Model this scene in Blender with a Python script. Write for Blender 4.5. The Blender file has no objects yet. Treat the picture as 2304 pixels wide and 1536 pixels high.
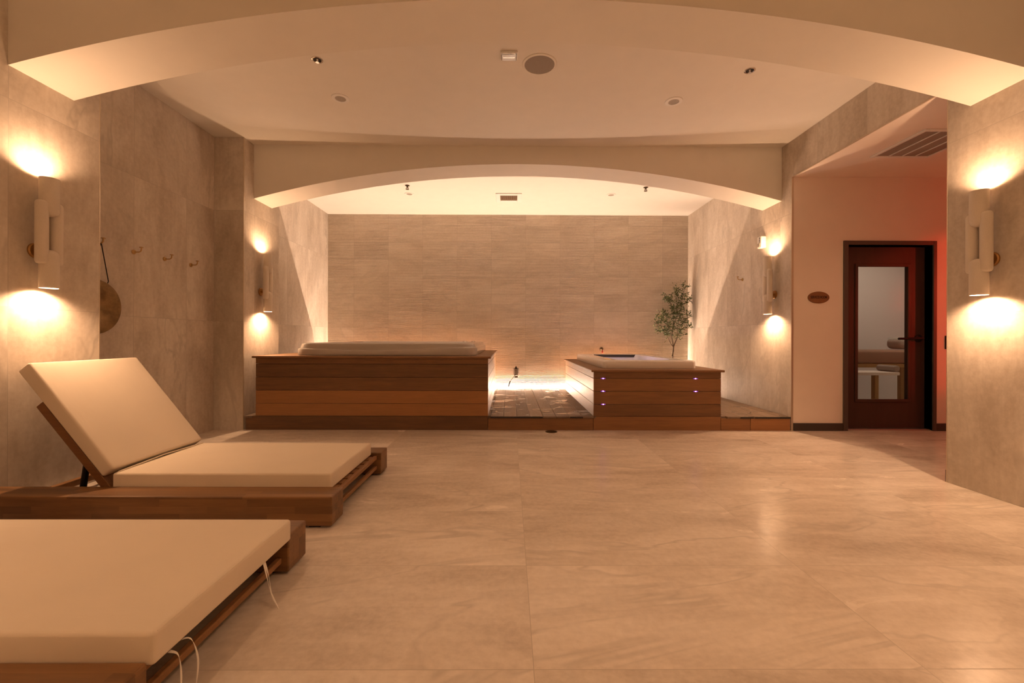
import bpy, bmesh, math, random
from mathutils import Vector, Matrix
random.seed(7)
R = math.radians
C = bpy.context.scene.collection

# ------------------------------------------------------------------ camera, world, exposure
F, CX, CY, YAW, ROLL, EYE = 973.3, 1152.6, 759.0, 0.0057, 0.0029, 1.01
cam_data = bpy.data.cameras.new('camera')
cam_data.sensor_width = 36.0
cam_data.lens = F * 36.0 / 2304.0
cam_data.shift_x = (1152.0 - CX) / 2304.0
cam_data.shift_y = (CY - 768.0) / 2304.0
cam_data.clip_start = 0.05
cam = bpy.data.objects.new('camera', cam_data)
C.objects.link(cam)
cam.matrix_world = (Matrix.Translation((0, 0, EYE)) @ Matrix.Rotation(-YAW, 4, 'Z')
                    @ Matrix.Rotation(R(90), 4, 'X') @ Matrix.Rotation(ROLL, 4, 'Z'))
bpy.context.scene.camera = cam
world = bpy.data.worlds.new('world')
bpy.context.scene.world = world
world.use_nodes = True
world.node_tree.nodes['Background'].inputs[0].default_value = (1, .62, .36, 1)
world.node_tree.nodes['Background'].inputs[1].default_value = 0.0
vs = bpy.context.scene.view_settings
vs.view_transform = 'Standard'
vs.look = 'None'
vs.exposure = 1.06
vs.gamma = 1.0
vs.use_curve_mapping = False

LAMP_COL = (1.0, .59, .33)
LAMP_UP, LAMP_DOWN = 9.0, 17.5
STRIP_COL, STRIP_W = (1.0, .70, .50), 195.0
DIM_UP, DIM_DOWN = 5.0, 26.0    # the pair of sconces beside the viewer
FRONT_FILL_W = 6.6                    # unseen downlights added as fill over the bay the viewer stands in
BACK_FILL_UP, BACK_FILL_DOWN = 28.0, 30.0  # unseen sconce pair added as fill in the bay behind the viewer
ROOM_W = 8.0
RED_W, RED_GLOW = 36.0, 5.0
HALL_FILL_W = 2.3  # unseen hall downlight, added to brighten the hall wall

# main sizes, metres
XL, XR, XA, XREC = -2.888, 3.08, -3.134, -3.207
YF, YB = 4.716, 7.468            # front of the deck, ribbed back wall
ZC, ZA, ZH = 3.173, 3.125, 2.773  # ceilings: main, alcove, hall
YPL, YPR, YP2 = 3.06, 3.03, 5.423  # ends of the near piers, end of the far left pier
YBK = -3.2                       # wall behind the viewer
ZD = .152                        # deck

# ------------------------------------------------------------------ helpers
def link(o, parent=None):
    C.objects.link(o)
    if parent is not None:
        o.parent = parent
    return o

def tag(o, label=None, cat=None, group=None, kind=None):
    if label: o['label'] = label
    if cat: o['category'] = cat
    if group: o['group'] = group
    if kind: o['kind'] = kind
    return o

def thing(name, label, cat, loc=(0, 0, 0), rz=0.0, group=None):
    o = bpy.data.objects.new(name, None)
    o.empty_display_size = .1
    link(o)
    o.location = loc
    o.rotation_euler = (0, 0, rz)
    return tag(o, label, cat, group)

class MB:
    """collects shapes and links them as one mesh object"""
    def __init__(s):
        s.v, s.f, s.t, s.sm = [], [], [], []
    def add(s, verts, faces, tint=.5, smooth=False):
        b = len(s.v)
        s.v += [tuple(p) for p in verts]
        for f in faces:
            s.f.append([b + i for i in f]); s.t.append(tint); s.sm.append(smooth)
        return s
    def box(s, x0, x1, y0, y1, z0, z1, tint=.5, m=None):
        v = [Vector(p) for p in ((x0,y0,z0),(x1,y0,z0),(x1,y1,z0),(x0,y1,z0),(x0,y0,z1),(x1,y0,z1),(x1,y1,z1),(x0,y1,z1))]
        if m is not None: v = [m @ p for p in v]
        return s.add(v, [(0,3,2,1),(4,5,6,7),(0,1,5,4),(1,2,6,5),(2,3,7,6),(3,0,4,7)], tint)
    def prism(s, poly, axis, a, b, tint=.5, m=None):
        """poly: 2d points in the plane across axis (counter-clockwise seen from +axis)"""
        def pt(p, t):
            q = {'X': (t, p[0], p[1]), 'Y': (p[0], t, p[1]), 'Z': (p[0], p[1], t)}[axis]
            q = Vector(q)
            return m @ q if m is not None else q
        n = len(poly)
        v = [pt(p, a) for p in poly] + [pt(p, b) for p in poly]
        f = [tuple(reversed(range(n))), tuple(range(n, 2*n))] + [(i, (i+1) % n, n+(i+1) % n, n+i) for i in range(n)]
        return s.add(v, f, tint)
    def lathe(s, prof, n=32, m=None, tint=.5, closed=False):
        """prof: (r, z) from bottom to top around local Z"""
        v, f, k = [], [], len(prof)
        for i in range(n):
            a = 2*math.pi*i/n
            for r, z in prof:
                p = Vector((r*math.cos(a), r*math.sin(a), z))
                v.append(m @ p if m is not None else p)
        for i in range(n):
            j = (i+1) % n
            for q in range(k-1 if not closed else k):
                q2 = (q+1) % k
                f.append((i*k+q, j*k+q, j*k+q2, i*k+q2))
        return s.add(v, f, tint, True)
    def tube(s, pts, r, n=8, tint=.5, r1=None):
        pts = [Vector(p) for p in pts]
        v, f = [], []
        up = Vector((0, 0, 1))
        for i, p in enumerate(pts):
            d = (pts[min(i+1, len(pts)-1)] - pts[max(i-1, 0)]).normalized()
            a = d.cross(up)
            if a.length < 1e-3: a = d.cross(Vector((0, 1, 0)))
            a.normalize(); b = d.cross(a)
            rr = r if r1 is None else r + (r1-r)*i/(len(pts)-1)
            for k in range(n):
                t = 2*math.pi*k/n
                v.append(p + a*rr*math.cos(t) + b*rr*math.sin(t))
        for i in range(len(pts)-1):
            for k in range(n):
                k2 = (k+1) % n
                f.append((i*n+k, i*n+k2, (i+1)*n+k2, (i+1)*n+k))
        f.append(tuple(range(n))); e = (len(pts)-1)*n
        f.append(tuple(e+k for k in reversed(range(n))))
        return s.add(v, f, tint, True)
    def build(s, name, mat, parent=None, bevel=0, seg=2, auto=True):
        me = bpy.data.meshes.new(name)
        me.from_pydata(s.v, [], s.f)
        at = me.attributes.new('tint', 'FLOAT', 'FACE')
        at.data.foreach_set('value', s.t)
        me.polygons.foreach_set('use_smooth', s.sm)
        bm = bmesh.new(); bm.from_mesh(me)
        bmesh.ops.recalc_face_normals(bm, faces=bm.faces[:])
        bm.to_mesh(me); bm.free()
        me.materials.append(mat)
        o = link(bpy.data.objects.new(name, me), parent)
        if bevel:
            md = o.modifiers.new('bevel', 'BEVEL')
            md.width = bevel; md.segments = seg; md.limit_method = 'ANGLE'; md.angle_limit = R(40)
        if any(s.sm):
            try:
                me.set_sharp_from_angle(angle=R(38))
            except Exception:
                pass
        return o

def struct(name, mb, mat, bevel=0):
    return tag(mb.build(name, mat, None, bevel), kind='structure')

def copy_tree(o, parent=None):
    c = o.copy(); C.objects.link(c); c.parent = parent
    for ch in [x for x in o.children]:
        copy_tree(ch, c)
    return c

# ------------------------------------------------------------------ materials
class NT:
    def __init__(s, name):
        s.m = bpy.data.materials.new(name); s.m.use_nodes = True
        s.t = s.m.node_tree; s.n = s.t.nodes; s.l = s.t.links
        s.b = s.n['Principled BSDF']
    def node(s, kind, **kw):
        n = s.n.new(kind)
        for k, v in kw.items(): setattr(n, k, v)
        return n
    def put(s, sock, val):
        if hasattr(val, 'is_output') or isinstance(val, bpy.types.NodeSocket): s.l.new(val, sock)
        else: sock.default_value = val
    def math(s, op, a, b=None, c=None, clamp=False):
        n = s.node('ShaderNodeMath', operation=op, use_clamp=clamp)
        s.put(n.inputs[0], a)
        if b is not None: s.put(n.inputs[1], b)
        if c is not None: s.put(n.inputs[2], c)
        return n.outputs[0]
    def vmath(s, op, a, b=None):
        n = s.node('ShaderNodeVectorMath', operation=op)
        s.put(n.inputs[0], a)
        if b is not None: s.put(n.inputs[1], b)
        return n.outputs[0]
    def mix(s, fac, a, b, blend='MIX'):
        n = s.node('ShaderNodeMix', data_type='RGBA', blend_type=blend)
        s.put(n.inputs[0], fac); s.put(n.inputs[6], a); s.put(n.inputs[7], b)
        return n.outputs[2]
    def ramp(s, val, stops):
        n = s.node('ShaderNodeValToRGB')
        while len(n.color_ramp.elements) < len(stops): n.color_ramp.elements.new(.5)
        for e, (p, c) in zip(n.color_ramp.elements, stops):
            e.position = p; e.color = c if len(c) == 4 else (*c, 1)
        s.put(n.inputs[0], val)
        return n.outputs[0]
    def noise(s, vec, scale, detail=4, rough=.5, dist=0.0):
        n = s.node('ShaderNodeTexNoise')
        s.put(n.inputs['Vector'], vec); n.inputs['Scale'].default_value = scale
        n.inputs['Detail'].default_value = detail; n.inputs['Roughness'].default_value = rough
        n.inputs['Distortion'].default_value = dist
        return n.outputs[0]
    def range(s, v, a, b, c=0.0, d=1.0):
        n = s.node('ShaderNodeMapRange'); s.put(n.inputs[0], v)
        for i, q in enumerate((a, b, c, d)): n.inputs[1+i].default_value = q
        return n.outputs[0]
    def comb(s, x, y, z):
        n = s.node('ShaderNodeCombineXYZ')
        for i, q in enumerate((x, y, z)): s.put(n.inputs[i], q)
        return n.outputs[0]
    def sep(s, v):
        n = s.node('ShaderNodeSeparateXYZ'); s.put(n.inputs[0], v); return n.outputs
    def pos(s): return s.node('ShaderNodeNewGeometry').outputs['Position']
    def objc(s): return s.node('ShaderNodeTexCoord').outputs['Object']
    def bump(s, h, strength=.2, dist=.01):
        n = s.node('ShaderNodeBump'); n.inputs['Strength'].default_value = strength
        n.inputs['Distance'].default_value = dist; s.put(n.inputs['Height'], h)
        s.l.new(n.outputs[0], s.b.inputs['Normal'])
    def out(s, col=None, rough=None, metal=None, spec=None):
        if col is not None: s.put(s.b.inputs['Base Color'], col if not isinstance(col, tuple) else (*col[:3], 1))
        if rough is not None: s.put(s.b.inputs['Roughness'], rough)
        if metal is not None: s.b.inputs['Metallic'].default_value = metal
        if spec is not None: s.b.inputs['Specular IOR Level'].default_value = spec
        return s.m

def plain(name, col, rough=.5, metal=0.0, spec=.5, grain=0.0, scale=40, bump=0.0):
    n = NT(name)
    c = (*col, 1)
    if grain or bump:
        t = n.noise(n.objc(), scale, 5, .6)
        if grain:
            c = n.mix(n.range(t, .3, .7), tuple(x*(1-grain) for x in col) + (1,), tuple(min(1, x*(1+grain)) for x in col) + (1,))
        if bump: n.bump(t, bump, .004)
    n.out(None, rough, metal, spec); n.put(n.b.inputs['Base Color'], c)
    return n.m

def stone(name, u, v, ou, tu, ov, tv, lo, mid, hi, rough=.45, grout=(.52, .46, .39), flow='v', amount=1.0, gw=.0022, veinw=.018, shift=9.0):
    """large stone-look porcelain tiles laid in a grid in world space; veins break at the joints"""
    n = NT(name)
    p = n.pos(); s = n.sep(p)
    ax = {'X': s[0], 'Y': s[1], 'Z': s[2]}
    a = n.math('DIVIDE', n.math('SUBTRACT', ax[u], ou), tu)
    b = n.math('DIVIDE', n.math('SUBTRACT', ax[v], ov), tv)
    ia, ib = n.math('FLOOR', a), n.math('FLOOR', b)
    fa, fb = n.math('FRACT', a), n.math('FRACT', b)
    w = n.node('ShaderNodeTexWhiteNoise', noise_dimensions='3D')
    n.put(w.inputs['Vector'], n.comb(ia, ib, 3.7))
    off = n.vmath('SCALE', w.outputs['Color']); off.node.inputs['Scale'].default_value = shift
    # stretched coordinates: u stays, v compressed (or the other way round)
    cu, cv = (1.0, .42) if flow == 'v' else (.42, 1.0)
    q = n.vmath('ADD', n.comb(n.math('MULTIPLY', ax[u], cu), n.math('MULTIPLY', ax[v], cv), 0.0), off)
    big = n.noise(q, 1.1, 6, .62, 1.6)
    med = n.noise(q, 4.5, 6, .62, .9)
    fine = n.noise(n.vmath('ADD', p, off), 34, 4, .62)
    strk = n.noise(n.vmath('ADD', n.comb(n.math('MULTIPLY', ax[u], 26 if flow == 'v' else 2.0), n.math('MULTIPLY', ax[v], 2.0 if flow == 'v' else 26), 0.0), off), 1.0, 4, .6, .3)
    base = n.math('ADD', n.math('ADD', n.math('MULTIPLY', big, .44), n.math('MULTIPLY', med, .26)), n.math('ADD', n.math('MULTIPLY', fine, .19), n.math('MULTIPLY', strk, .11)))
    col = n.ramp(base, [(.39, lo), (.50, mid), (.60, hi)])
    # veins: ridge of a distorted noise
    vn = n.noise(q, .75, 5, .58, .9)
    ridge = n.math('ABSOLUTE', n.math('SUBTRACT', vn, .5))
    vein = n.range(ridge, 0.0, veinw, 1.0, 0.0)
    vein = n.math('MULTIPLY', vein, n.range(med, .35, .65))
    col = n.mix(n.math('MULTIPLY', vein, .36*amount), col, (*[x*.62 for x in lo], 1))
    wide = n.range(ridge, veinw*.6, veinw*5, 1.0, 0.0)
    col = n.mix(n.math('MULTIPLY', wide, .13*amount), col, (*[min(1, x*1.12) for x in hi], 1))
    # a little shift from tile to tile
    tone = n.range(w.outputs['Value'], 0, 1, .965, 1.03)
    col = n.mix(1.0, col, n.comb(tone, tone, tone), 'MULTIPLY')
    ga = n.math('MULTIPLY', n.math('MINIMUM', fa, n.math('SUBTRACT', 1.0, fa)), tu)
    gb = n.math('MULTIPLY', n.math('MINIMUM', fb, n.math('SUBTRACT', 1.0, fb)), tv)
    g = n.math('LESS_THAN', n.math('MINIMUM', ga, gb), gw)
    col = n.mix(g, col, (*grout, 1))
    n.bump(n.math('MULTIPLY', g, -1.0), .12, .004)
    rg = n.math('ADD', n.range(med, .3, .7, rough-.05, rough+.07), n.math('MULTIPLY', g, .3))
    n.put(n.b.inputs['Base Color'], col); n.put(n.b.inputs['Roughness'], rg)
    n.b.inputs['Specular IOR Level'].default_value = .13
    return n.m

def wood(name, ax, dark, light, rough=.45, wet=False, spec=.4, var=.5):
    """timber with the grain along ax; face attribute «tint» is the colour of each board"""
    n = NT(name)
    s = n.sep(n.pos())
    isl = n.node('ShaderNodeNewGeometry').outputs['Random Per Island']
    k = {'X': (1.2, 16, 16), 'Y': (16, 1.2, 16), 'Z': (16, 16, 1.2)}[ax]
    sh = n.math('MULTIPLY', isl, 31.0)
    q = n.comb(n.math('ADD', n.math('MULTIPLY', s[0], k[0]), sh), n.math('ADD', n.math('MULTIPLY', s[1], k[1]), sh), n.math('MULTIPLY', s[2], k[2]))
    g1 = n.noise(q, 1.0, 5, .62, 1.1)
    g2 = n.noise(q, 5.0, 4, .6, .2)
    t = n.node('ShaderNodeAttribute', attribute_name='tint').outputs['Fac']
    gr = n.math('ADD', n.math('MULTIPLY', g1, .52), n.math('MULTIPLY', g2, .48))
    fac = n.math('ADD', t, n.math('MULTIPLY', n.math('SUBTRACT', gr, .5), 1.1))
    fac = n.math('ADD', fac, n.math('MULTIPLY', n.math('SUBTRACT', isl, .5), var*.4), clamp=True)
    col = n.ramp(fac, [(0, dark), (.5, tuple((a+b)/2 for a, b in zip(dark, light))), (1, light)])
    r = n.range(g2, .3, .7, rough-.06, rough+.1)
    if wet:
        wn = n.noise(n.comb(n.math('MULTIPLY', s[0], 2.2), n.math('MULTIPLY', s[1], 3.6), 0.0), 1.5, 3, .55, .8)
        puddle = n.range(wn, .58, .61)
        r = n.mix(puddle, r, (.06, .06, .06, 1))
        col = n.mix(n.math('MULTIPLY', puddle, .35), col, tuple(x*.5 for x in dark)+(1,))
    n.bump(gr, .18, .004)
    n.put(n.b.inputs['Base Color'], col); n.put(n.b.inputs['Roughness'], r)
    n.b.inputs['Specular IOR Level'].default_value = spec
    return n.m

def laminate(name, dark, light, rough=.42):
    """solid block of finger-jointed strips running along X"""
    n = NT(name)
    s = n.sep(n.objc())
    row = n.math('ADD', n.math('FLOOR', n.math('DIVIDE', s[2], .0385)), n.math('MULTIPLY', n.math('FLOOR', n.math('DIVIDE', s[1], .04)), 7.0))
    w = n.node('ShaderNodeTexWhiteNoise', noise_dimensions='1D'); n.put(w.inputs['W'], row)
    seg = n.math('FLOOR', n.math('ADD', n.math('DIVIDE', s[0], .46), n.math('MULTIPLY', w.outputs['Value'], 5.0)))
    w2 = n.node('ShaderNodeTexWhiteNoise', noise_dimensions='2D'); n.put(w2.inputs['Vector'], n.comb(row, seg, 0.0))
    q = n.comb(n.math('ADD', n.math('MULTIPLY', s[0], 1.5), n.math('MULTIPLY', w2.outputs['Value'], 40.0)), n.math('MULTIPLY', s[1], 20.0), n.math('MULTIPLY', s[2], 20.0))
    g = n.noise(q, 1.5, 5, .65, .8)
    fac = n.math('ADD', n.math('MULTIPLY', w2.outputs['Value'], .34), n.math('MULTIPLY', g, .66), clamp=True)
    col = n.ramp(fac, [(.15, dark), (.85, light)])
    n.bump(g, .12, .003)
    n.put(n.b.inputs['Base Color'], col); n.b.inputs['Roughness'].default_value = rough
    return n.m

def cloth(name, col, rough=.9):
    n = NT(name)
    o = n.objc()
    t = n.noise(o, 420, 2, .5)
    blot = n.noise(o, 2.2, 3, .5)
    c = n.mix(n.range(blot, .3, .7), tuple(x*.96 for x in col)+(1,), tuple(min(1, x*1.03) for x in col)+(1,))
    s = n.sep(o)
    wr = n.noise(n.comb(n.math('MULTIPLY', s[0], 2.2), n.math('MULTIPLY', s[1], 9.0), n.math('MULTIPLY', s[2], 4.0)), 1.6, 3, .5, .8)
    h = n.math('ADD', n.math('MULTIPLY', t, .12), wr)
    n.bump(h, .16, .012)
    n.put(n.b.inputs['Base Color'], c); n.b.inputs['Roughness'].default_value = rough
    n.b.inputs['Specular IOR Level'].default_value = .15
    try: n.b.inputs['Sheen Weight'].default_value = .15
    except Exception: pass
    return n.m

def glow(name, col, strength):
    n = NT(name)
    n.out((.02, .02, .02), .6)
    n.b.inputs['Emission Color'].default_value = (*col, 1)
    n.b.inputs['Emission Strength'].default_value = strength
    return n.m

def glass(name, col=(1, 1, 1), rough=0.0, ior=1.45):
    n = NT(name)
    n.out(col, rough)
    n.b.inputs['Transmission Weight'].default_value = 1.0
    n.b.inputs['IOR'].default_value = ior
    return n.m

S_LO, S_MID, S_HI = (.46, .39, .315), (.60, .525, .44), (.72, .65, .56)
M = {}
M['wall_l'] = stone('stone_wall_left', 'Y', 'Z', 2.505, .6, -.022, 1.2, S_LO, S_MID, S_HI, .5, amount=1.5)
M['wall_r'] = stone('stone_wall_right', 'Y', 'Z', 4.917, .6, -.022, 1.2, S_LO, S_MID, S_HI, .5, amount=1.5)
M['wall_x'] = stone('stone_wall_return', 'X', 'Z', XREC, .9, -.022, 1.2, S_LO, S_MID, S_HI, .5, amount=1.5)
M['wall_b'] = stone('ribbed_stone_wall', 'X', 'Z', -1.506, .592, 1.758, .295, (.58, .505, .42), (.69, .61, .515), (.77, .695, .60), .55, grout=(.50, .44, .37), flow='h', gw=.0012, amount=.8, shift=.55)
M['floor'] = stone('stone_floor', 'X', 'Y', .0759, 1.2, 1.316, .6, (.52, .435, .355), (.68, .59, .495), (.80, .71, .61), .21, grout=(.50, .43, .355), flow='h', gw=.0013, amount=1.6, veinw=.014)
M['paint'] = plain('cream_paint', (.80, .755, .68), .85, spec=.2, grain=.015, scale=6)
M['hall_paint'] = plain('hall_paint', (.88, .78, .68), .8, spec=.25, grain=.015, scale=6)
M['grey_paint'] = plain('grey_room_paint', (.62, .62, .62), .85, spec=.2)
M['clad'] = wood('platform_timber', 'X', (.14, .074, .037), (.40, .19, .075), .5, spec=.3)
M['clad_y'] = wood('platform_timber_side', 'Y', (.10, .055, .028), (.40, .23, .12), .5, spec=.3)
M['deck'] = wood('deck_timber', 'Y', (.13, .085, .055), (.30, .215, .15), .5, wet=True, spec=.5)
M['black_edge'] = plain('dark_board_end', (.03, .025, .02), .7, grain=.3)
M['teak'] = laminate('acacia_block', (.085, .037, .013), (.29, .145, .053))
M['teak_slat'] = wood('acacia_slat', 'X', (.16, .07, .025), (.36, .18, .07), .5)
M['canvas'] = cloth('cream_canvas', (.76, .655, .515))
M['tie'] = plain('cotton_tape', (.82, .76, .68), .9, spec=.1)
M['plaster'] = plain('sconce_plaster', (.70, .625, .53), .9, spec=.15, grain=.06, scale=260, bump=.12)
M['brass'] = plain('aged_brass', (.46, .26, .10), .32, 1.0, grain=.15, scale=30)
M['gong'] = plain('hammered_gong_bronze', (.25, .155, .065), .5, .6, grain=.35, scale=14, bump=.25)
M['hook'] = plain('brushed_brass', (.50, .33, .15), .3, 1.0)
M['black'] = plain('black_metal', (.012, .011, .011), .6, 0.0, spec=.25)
M['cord'] = plain('black_cord', (.012, .010, .010), .7)
M['chrome'] = plain('chrome', (.75, .73, .70), .12, 1.0)
M['edge'] = plain('metal_edge_trim', (.70, .60, .47), .3, .7)
M['bronze_dark'] = plain('dark_bronze', (.10, .065, .03), .4, .6)
M['acrylic'] = plain('white_acrylic', (.84, .81, .79), .12, spec=.5)
M['acrylic_grey'] = plain('pearl_grey_acrylic', (.50, .465, .43), .10, spec=.5)
M['tub_shade'] = plain('painted_tub_shade', (.065, .056, .046), .6, spec=.2)  # shade on the tub's far inner wall, put into the colour
M['white'] = plain('white_plastic', (.82, .79, .74), .5)
M['grey'] = plain('grey_mesh', (.30, .25, .21), .8, grain=.12, scale=300)
M['lampglass'] = plain('frosted_lens_off', (.40, .34, .28), .35)
M['void'] = plain('dark_cavity', (.035, .025, .018), .8)
M['grille'] = plain('brown_grille', (.28, .17, .09), .6)
M['door'] = wood('dark_door_timber', 'Z', (.055, .030, .023), (.095, .050, .038), .5, spec=.25)
M['frame'] = plain('dark_door_frame', (.095, .072, .060), .5)
M['base'] = plain('dark_baseboard', (.055, .042, .034), .55)
M['clear'] = glass('clear_pane')
M['bubble'] = glass('clear_plastic', (.95, .93, .9), .12)
M['plaque'] = plain('bronze_plaque', (.26, .125, .05), .5, .2, grain=.08, scale=20)
M['ink'] = plain('black_letters', (.012, .010, .009), .6)
M['red'] = plain('red_enamel', (.26, .018, .010), .35)
M['yellow'] = plain('yellow_sticker', (.75, .52, .10), .5)
M['bark'] = plain('olive_bark', (.115, .075, .045), .9, grain=.3, scale=60, bump=.3)
M['pot'] = plain('dark_planter', (.06, .055, .05), .6)
M['soil'] = plain('soil', (.05, .035, .022), .95, grain=.4, scale=90, bump=.6)
M['blanket'] = cloth('brown_blanket', (.26, .17, .12))
M['towel'] = cloth('white_towel', (.74, .71, .68))
M['pillow'] = cloth('grey_pillow', (.36, .32, .28))
M['ochre'] = plain('ochre_leg', (.34, .22, .08), .5)
M['thresh'] = plain('metal_threshold', (.52, .45, .42), .35, .8)
M['lens'] = glow('lamp_lens', LAMP_COL, 26.0)
M['lens_fill'] = glow('fill_downlight_lens', LAMP_COL, 8.0)
M['strip'] = glow('led_strip_light', STRIP_COL, 1.0)
M['violet'] = glow('violet_glow', (.42, .14, 1.0), 9.0)
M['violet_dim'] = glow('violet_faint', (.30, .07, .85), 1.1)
M['redled'] = glow('red_indicator', (1.0, .05, .08), 5.0)
M['redpanel'] = glow('red_lamp_face', (1.0, .03, .015), 30.0)

lf = NT('olive_leaf')
ri = lf.node('ShaderNodeNewGeometry').outputs['Random Per Island']
lf.put(lf.b.inputs['Base Color'], lf.ramp(ri, [(0, (.035, .06, .018)), (.55, (.09, .12, .04)), (1, (.26, .27, .12))]))
lf.b.inputs['Roughness'].default_value = .5
M['leaf'] = lf.m

wt = NT('tub_water')
wt.out((.93, .93, 1.0), .02)
wt.b.inputs['Transmission Weight'].default_value = 1.0
wt.b.inputs['IOR'].default_value = 1.33
wt.bump(wt.noise(wt.objc(), 5, 3), .06, .02)
M['water'] = wt.m

# ------------------------------------------------------------------ the setting
struct('floor', MB().box(-3.6, 7.4, YBK-.2, 7.8, -.12, 0), M['floor'])
struct('ceiling', MB().box(-3.6, 3.3, YBK-.2, 5.2, ZC, ZC+.15), M['paint'])
struct('ceiling_alcove', MB().box(-3.6, 3.3, 5.2, 7.8, ZA, ZC+.15), M['paint'])
struct('ceiling_hall', MB().box(3.101, 7.4, YPR+.001, YF-.001, ZH, ZH+.35), M['hall_paint'])
struct('wall_left', MB().box(-3.6, XL, YBK, YPL, 0, ZC-.001), M['wall_l'], .002)
struct('wall_left_recess', MB().box(-3.6, XREC, YPL, YF, 0, ZC-.001), M['wall_l'])
# the far left pier: face with the sconce, and the return that looks at the viewer
struct('wall_left_pier', MB().box(-3.6, XL, YF, YP2, 0, ZC-.001), M['wall_l'], .002)
struct('wall_left_return', MB().box(XREC, XL-.004, YF-.012, YF-.0005, 0, ZC-.001), M['wall_x'])
struct('wall_left_alcove', MB().box(-3.6, XA, YP2, 7.8, 0, ZA-.001), M['wall_l'])
struct('wall_right', MB().box(XR, 7.4, YBK, YPR, 0, ZC-.001), M['wall_r'], .002)
struct('wall_right_header', MB().box(XR, 3.10, YPR, YF, ZH, ZC-.001), M['wall_r'])
struct('wall_right_alcove', MB().box(XR, 3.10, YF, 7.8, 0, ZC+.1), M['wall_r'])
struct('wall_front', MB().box(-3.6, 7.4, YBK-.2, YBK, 0, ZC-.001), M['paint'])
# door wall of the hall with its opening, the hall's far end
DX0, DX1, DZ = 3.697, 4.632, 2.035
struct('wall_hall', MB().box(3.1, DX0, YF, 4.87, 0, ZC).box(DX1, 7.4, YF, 4.87, 0, ZC).box(DX0, DX1, YF, 4.87, DZ, ZC), M['hall_paint'])
struct('wall_hall_end', MB().box(7.2, 7.4, YPR, YF, 0, ZH), M['hall_paint'])
struct('wall_services_back', MB().box(3.1, 7.4, 7.1, 7.3, 0, 2.7), M['grey_paint'])
struct('wall_services_right', MB().box(7.2, 7.4, 4.87, 7.1, 0, 2.7), M['grey_paint'])
struct('ceiling_services', MB().box(3.1, 7.4, 4.87, 7.3, 2.7, 2.85), M['grey_paint'])

# ribbed back wall: real horizontal ribs
rb = MB()
pitch, zc = .0231, 0.0
prof = []
while zc < ZA + .02:
    prof += [(YB+.007, zc), (YB+.007, zc+.0055), (YB+.001, zc+.0075), (YB, zc+.0095), (YB, zc+.0195), (YB+.001, zc+.0215)]
    zc += pitch
vs_, fs_ = [], []
for y, z in prof: vs_ += [(XA-.05, y, z), (XR+.015, y, z)]
for i in range(len(prof)-1): fs_.append((2*i, 2*i+1, 2*i+3, 2*i+2))
n0 = len(vs_)
vs_ += [(XA-.05, YB+.15, 0), (XR+.015, YB+.15, 0), (XR+.015, YB+.15, prof[-1][1]), (XA-.05, YB+.15, prof[-1][1])]
fs_.append((n0, n0+1, n0+2, n0+3))
rb.add(vs_, fs_)
struct('wall_back', rb, M['wall_b'])

# arched beams
def arch(name, y0, y1, x0, x1, zs, zap, ztop):
    half = (x1-x0)/2; rise = zap-zs
    rad = (half*half+rise*rise)/(2*rise); xc = (x0+x1)/2; zcen = zap-rad
    n = 72
    low = []
    for i in range(n+1):
        x = x0+(x1-x0)*i/n
        low.append((x, zcen+math.sqrt(rad*rad-(x-xc)**2)))
    mb = MB()
    v, f = [], []
    for x, z in low: v += [(x, y0, z), (x, y0, ztop), (x, y1, z), (x, y1, ztop)]
    for i in range(n):
        a, b = 4*i, 4*(i+1)
        f += [(a, b, b+1, a+1), (a+2, a+3, b+3, b+2), (a, a+2, b+2, b), (a+1, b+1, b+3, a+3)]
    f += [(0, 1, 3, 2), (4*n, 4*n+2, 4*n+3, 4*n+1)]
    mb.add(v, f)
    o = struct(name, mb, M['paint'])
    return o
arch('wall_arch_near', 2.502, 2.879, XL, XR, 2.568, 2.969, ZC)
arch('wall_arch_far', 4.890, 5.261, XL, XR, 2.566, 2.969, ZC)
arch('wall_arch_behind', .11, .49, XL, XR, 2.568, 2.969, ZC)

# thin metal edges on the tile corners
struct('trim_1', MB().box(XL-.004, XL+.0015, YPL-.003, YPL+.0025, 0, ZC-.002), M['edge'])
struct('trim_2', MB().box(XL-.003, XL+.0015, YF-.0135, YF-.002, 0, ZC-.002), M['edge'])
struct('trim_3', MB().box(XR-.0015, XR+.004, YPR-.003, YPR+.0025, 0, ZH), M['edge'])
struct('trim_4', MB().box(XR-.0015, XR+.021, YF-.004, YF+.001, 0, ZH), M['edge'])
struct('trim_5', MB().box(XR-.0015, XR+.006, YPR, YF, ZH-.003, ZH+.002), M['edge'])
struct('baseboard_hall_left', MB().box(3.102, 3.646, YF-.014, YF, 0, .083), M['base'], .003)
struct('baseboard_hall_right', MB().box(4.672, 7.2, YF-.014, YF, 0, .083), M['base'], .003)
struct('baseboard_pier', MB().box(XR+.004, 7.2, YPR, YPR+.014, 0, .085), M['base'], .003)

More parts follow.
